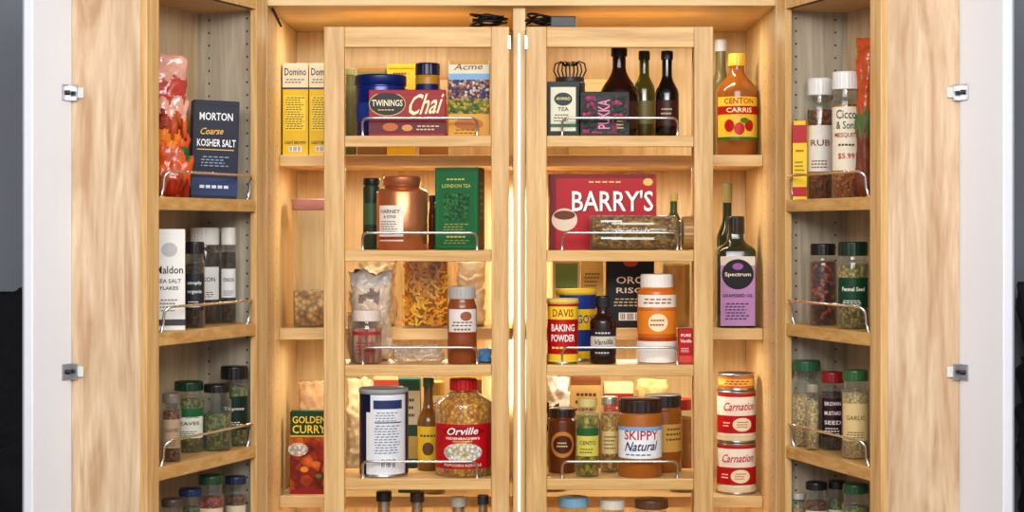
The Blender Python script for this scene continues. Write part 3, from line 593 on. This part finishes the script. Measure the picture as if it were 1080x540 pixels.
# ------------------------------------------------------------------ left door
cf=G((170,36,16),(230,110,44),46,(200,60,30),(1.6,1,.35))
film=M((222,160,140),.12,var=.5,sc=26,bump=1.0,spec=.8)
bag('dried_chili_bag','crinkled cellophane bag of red chilies and orange snacks','bag',fitd('L',163,201,60,DZ[0],.085),.05,M((214,84,30),.2,var=.5,sc=26,bump=1.0,spec=.7),seed=31,rot=.5,amp=.015,lean=-.012,fr=20,cols=[(.0,.16,-.6,.6,cf),(.44,.58,-.6,.6,cf),(.58,.70,-.6,.6,film),(.70,.84,-.6,.6,M((190,60,44),.2,var=.5,sc=26,bump=1.0,spec=.7)),(.84,1.2,-.6,.6,film),(.26,.34,.1,.6,M((50,96,44),.4)),(.36,.44,-.5,.2,M((236,130,34),.3,var=.3))])
carton('salt_box','dark navy blue kosher salt box','salt box',fitd('L',200,248,108,DZ[0],.075),.055,(10,16,44),[('r',0,.80,.9,.24,(8,12,36)),('t','MORTON',0,.84,.72,.08,(246,246,246)),('t','Coarse',-.08,.69,.50,.07,(230,180,60),'i'),('t','KOSHER SALT',0.02,.57,.84,.075,(246,246,246)),('r',0,.50,.8,.010,(226,180,70)),('l',0,.38,.6,.12,4,(140,150,180)),('r',0,.12,1,.18,(30,50,96)),('l',0,.12,.7,.08,1,(220,224,230))],rot=.30,roll=.03,center=True,side=[('l',0,.6,.7,.5,8,(190,200,220))])
carton('sea_salt_box','white sea salt flakes box with black lettering','salt box',fitd('L',161,194,242,DZ[1],.05),.045,(226,224,218),[('t','Maldon',0,.60,.86,.075,(30,30,34)),('t','SEA SALT',0,.49,.74,.04,(60,60,64)),('t','FLAKES',0,.42,.56,.035,(60,60,64)),('e',0,.8,.5,.14,(180,180,180)),('l',0,.25,.6,.14,4,(120,120,120)),('r',0,.08,1,.06,(60,60,60))],rot=.3,center=True)
gsp='spice jars on the door shelves'
def spice(side,l,r,t,z,v,lab,capc,cont,dec,caph=.18,rot=.15,neck=.84,body=None,sh=.76,nz=.8,ff=.74):
    return vessel('spice_jar',lab,'spice jar',fitd(side,l,r,t,z,v),neck=neck,sh=sh,nz=nz,cap=(.93,caph,capc,.02),fill=(cont,ff) if cont else None,body=body,dec=dec,rot=(rot if side=='L' else -rot),group=gsp)
BR=G((80,40,22),(150,90,46),160); GN=G((70,84,36),(140,140,70),150); RD=G((110,30,16),(190,80,36),150); BG=G((206,170,110),(236,206,150),170); DKC=G((40,26,20),(90,60,40),150)
def lab(bg,txt,tc,z=.42,h=.42,band=None):
    d=[('r',0,z,1.15,h,bg)]
    if band: d.append(('r',0,z+h*.36,1.15,h*.28,band))
    ws=txt.split('|'); n=len(ws)
    for i,w in enumerate(ws): d.append(('t',w,0,z+h*.12-(i-(n-1)/2)*h*.24,.74,min(.05,h*.14),tc))
    d.append(('l',0,z-h*.34,.7,h*.2,3,tc)); return d
spice('L',195,216,255,DZ[1],.04,'dark pepper jar with black cap and dark label',DK,DKC,lab((36,40,44),'simply|organic',(230,226,214)),.14)
spice('L',200,232,240,DZ[1],.125,'tall jar with large white cap and dark contents',(226,224,218),DKC,lab((222,222,220),'SEASON',(40,44,60),h=.34),.18)
spice('L',233,249,240,DZ[1],.07,'slim jar with white cap and dark contents',(224,220,212),DKC,lab((214,214,210),'ONION',(40,50,90),h=.3),.18)
spice('L',171,191,415,DZ[2],.035,'small jar of brown spice with metal cap',(110,100,92),BR,lab((166,140,110),'CLOVES',(60,40,30)),.14)
spice('L',183,215,402,DZ[2],.095,'jar with dark green lid and white label',(12,48,28),GN,lab((216,216,200),'BASIL|LEAVES',(30,80,50),band=(30,90,50)),.13)
spice('L',214,244,405,DZ[2],.045,'wide clear jar of green herbs with black lid',(22,20,20),GN,None,.12,ff=.55)
spice('L',232,262,386,DZ[2],.055,'dark green herb jar with black cap',(14,14,16),GN,lab((14,36,26),'Thyme',(230,226,200)),.16)
for l,r,t,c,ct,n in ((170,194,526,(70,60,54),BR,'grey'),(188,213,515,(30,50,90),GN,'blue'),(209,236,501,(26,70,40),RD,'green'),(237,260,502,(30,40,70),BR,'navy')):
    spice('L',l,r,t,DZ[3],.05 if l!=188 else .09,'spice jar with %s lid on the lowest shelf'%n,c,ct,lab((206,190,160),'MACE',(70,40,30)),.10)
# ------------------------------------------------------------------ right door
carton('bouillon_box','small yellow box with red top','food box',fitd('R',837,852,128,DZ[0],.03),.035,(232,190,34),[('r',0,.86,1,.28,(170,18,22)),('l',0,.62,.6,.07,1,(170,30,40)),('l',0,.4,.7,.2,4,(120,80,40)),('r',0,.1,1,.12,(170,20,24))],rot=-.3,center=True)
spice('R',851,879,83,DZ[0],.085,'tall rub jar with white cap and white label',(226,224,220),G((90,44,22),(170,90,46),160),lab((224,218,206),'RUB',(110,50,30),h=.38),.14)
spice('R',877,907,76,DZ[0],.07,'tall mesquite rub jar with white cap',(228,226,222),G((160,74,26),(220,130,60),160),[('r',0,.47,1.2,.50,(228,216,194)),('t','Cicco',0,.66,.72,.07,(40,70,50)),('t','& Sons',0,.575,.72,.06,(40,70,50)),('t','MESQUITE',0,.495,.82,.04,(160,34,34)),('t','$5.99',0,.33,.56,.05,(180,24,24)),('l',0,.42,.6,.04,1,(90,60,40))],.14)
bag('dried_chili_bag','orange red snack packet leaning at the rack end','packet',fitd('R',903,921,40,DZ[0],.10),.05,M((196,76,24),.2,var=.5,sc=26,bump=.9,spec=.6),seed=41,rot=-.7,amp=.010,fr=20,cols=[(.0,.4,-.6,.6,M((120,60,40),.4,bump=.6)),(.4,.55,-.6,.6,M((90,110,60),.4))])
spice('R',854,882,257,DZ[1],.05,'jar of red peppercorns with black cap',(18,16,18),G((80,26,16),(180,80,46),120,(50,20,16)),None,.14,ff=.78)
spice('R',883,916,255,DZ[1],.05,'fennel jar with dark green lid and label',(12,40,26),G((110,100,46),(186,160,90),140),lab((14,56,34),'Fennel Seed',(240,236,214),h=.34),.16)
spice('R',835,866,380,DZ[2],.05,'round clear jar with green lid and pale seeds',(34,84,54),BG,None,.12,ff=.6)
spice('R',850,864,405,DZ[2],.025,'small jar of tan powder with metal lid',(150,140,120),BG,None,.12)
spice('R',866,890,392,DZ[2],.075,'dark jar with red cap and plum label',(130,22,26),DKC,lab((46,16,28),'BROWN|MUSTARD|SEED',(236,226,220),h=.5),.14)
spice('R',888,916,390,DZ[2],.05,'garlic powder jar with green cap',(44,90,44),BG,lab((212,186,130),'GARLIC',(110,80,40)),.12)
for l,r,t,c,ct,n in ((834,850,520,(190,186,176),BG,'pale'),(849,873,508,(24,24,26),BR,'black'),(873,893,507,(20,22,24),GN,'dark'),(888,917,510,(30,74,44),GN,'green')):
    spice('R',l,r,t,DZ[3],.05 if l!=873 else .10,'spice jar with %s lid on the lowest shelf'%n,c,ct,lab((196,196,170),'SAGE',(50,70,40)),.10)
# ------------------------------------------------------------------ cables
def coil(name,label,cx,cy,n,rx,ry,seed,box=False):
    z0=ZC+.512+.004; pts=[]
    for i in range(n*14):
        a=i/14*2*math.pi; k=.75+.25*math.sin(a*.37+seed)
        pts.append((cx+rx*k*math.cos(a)+.004*math.sin(i*.9),cy+ry*k*math.sin(a),z0+.004+.022*(i/(n*14))+.010*(1+math.sin(a*1.3+seed))/2))
    a=Acc(); a.tube(pts,.0032,BLACK,6)
    if box:
        a.box((cx+.03,cy-.02,z0-.002),(cx+.095,cy+.03,z0+.028),M((70,72,76),.4),.004)
    o=a.obj(name); tag(o,label,'cable')
coil('cable_bundle','coiled black power cable lying on the rack',(515-CX)/415,.06,6,.048,.03,1)
coil('power_adapter','grey power adapter with coiled black cable',(568-CX)/415,.06,5,.038,.03,2,True)
a=Acc(); a.tube([(XL+.006+.022*math.sin(i/12*math.pi),.06+.002*i,ZC+.566-.045*math.sin(i/12*math.pi)) for i in range(13)],.0028,BLACK,6); o=a.obj('loose_wire'); tag(o,'short black wire looping below the cabinet top','cable')
# ------------------------------------------------------------------ things beyond the doors
f=dict(x=(-1.33),y=.62,z=.55,w=.36,h=.72)
bag('hanging_coat','black coat hanging on the wall beside the cabinet','coat',f,.2,M((22,22,28),.8,bump=.4),seed=51,amp=.03,fr=10)
f=dict(x=(1.62),y=.62,z=.60,w=.36,h=.70)
bag('hanging_coat','dark grey coat hanging beyond the open door','coat',f,.2,M((36,36,42),.8,bump=.4),seed=55,amp=.03,fr=10)
a=Acc(); a.lathe([(0,.0),(.15,0),(.16,.02),(.17,.50),(.172,.52),(.15,.55),(0,.56)],M((120,124,130),.3,.8)); o=a.obj('waste_bin',None,(-1.36,.40,0)); tag(o,'brushed steel waste bin on the floor','bin')
a=Acc()
a.lathe([(0,0),(.03,0),(.03,.006),(.008,.01),(.008,.04),(.02,.05),(.022,.06),(0,.07)],M((150,120,70),.3,.9),seg=20,xf=Matrix.Translation((-1.34,.80,ZC+.15))@Matrix.Rotation(math.pi/2,4,'X'))
a.tube([(-1.40,.745,ZC+.13),(-1.37,.74,ZC+.15),(-1.33,.74,ZC+.15),(-1.30,.745,ZC+.17)],.006,M((150,120,70),.3,.9)); o=a.obj('wall_hook'); tag(o,'small brass hook on the grey wall','hook')
# ------------------------------------------------------------------ lights
def area(name,loc,size,sy,energy,col,target=None,rot=None):
    l=bpy.data.lights.new(name,'AREA'); l.shape='RECTANGLE'; l.size=size; l.size_y=sy; l.energy=energy; l.color=col
    o=bpy.data.objects.new(name,l); COL.objects.link(o); o.location=loc
    if target: o.rotation_euler=(Vector(target)-Vector(loc)).to_track_quat('-Z','Y').to_euler()
    elif rot: o.rotation_euler=rot
    return o
area('ceiling_light',(0,-2.4,2.65),2.6,1.2,78,(1,.99,.97),target=(0,0,1.2))
area('room_light',(0,-4.6,2.55),2.6,.7,98,(.98,.99,1),target=(0,0,1.25))
WARM=(1,.90,.70)
for cx,w in ((-.32,.44),(.335,.44)):
    area('cabinet_lamp',(cx,.26,ZC+TOPZ-.004),w,.02,2.2,WARM)
    for z in BZ[:3]:
        area('cabinet_lamp',(cx,.30,ZC+z-.034),w,.015,1.9,WARM)
for x in (-.035,.043):
    area('cabinet_lamp',(x,.57,ZC-.20),.012,.6,2.2,(1,.95,.84),rot=(math.pi/2,0,0))
w=bpy.data.worlds.new('room_ambient'); scene.world=w; w.use_nodes=True
w.node_tree.nodes['Background'].inputs[0].default_value=(.92,.96,1,1); w.node_tree.nodes['Background'].inputs[1].default_value=.95
# ------------------------------------------------------------------ camera
c=bpy.data.cameras.new('camera'); co=bpy.data.objects.new('camera',c); COL.objects.link(co)
co.location=(0,-DC,ZC); co.rotation_euler=(math.pi/2,0,0)
c.sensor_width=36; c.lens=F/1080*36; c.shift_x=(540-CX)/1080; c.shift_y=(CY-270)/1080
c.clip_start=.05; scene.camera=co
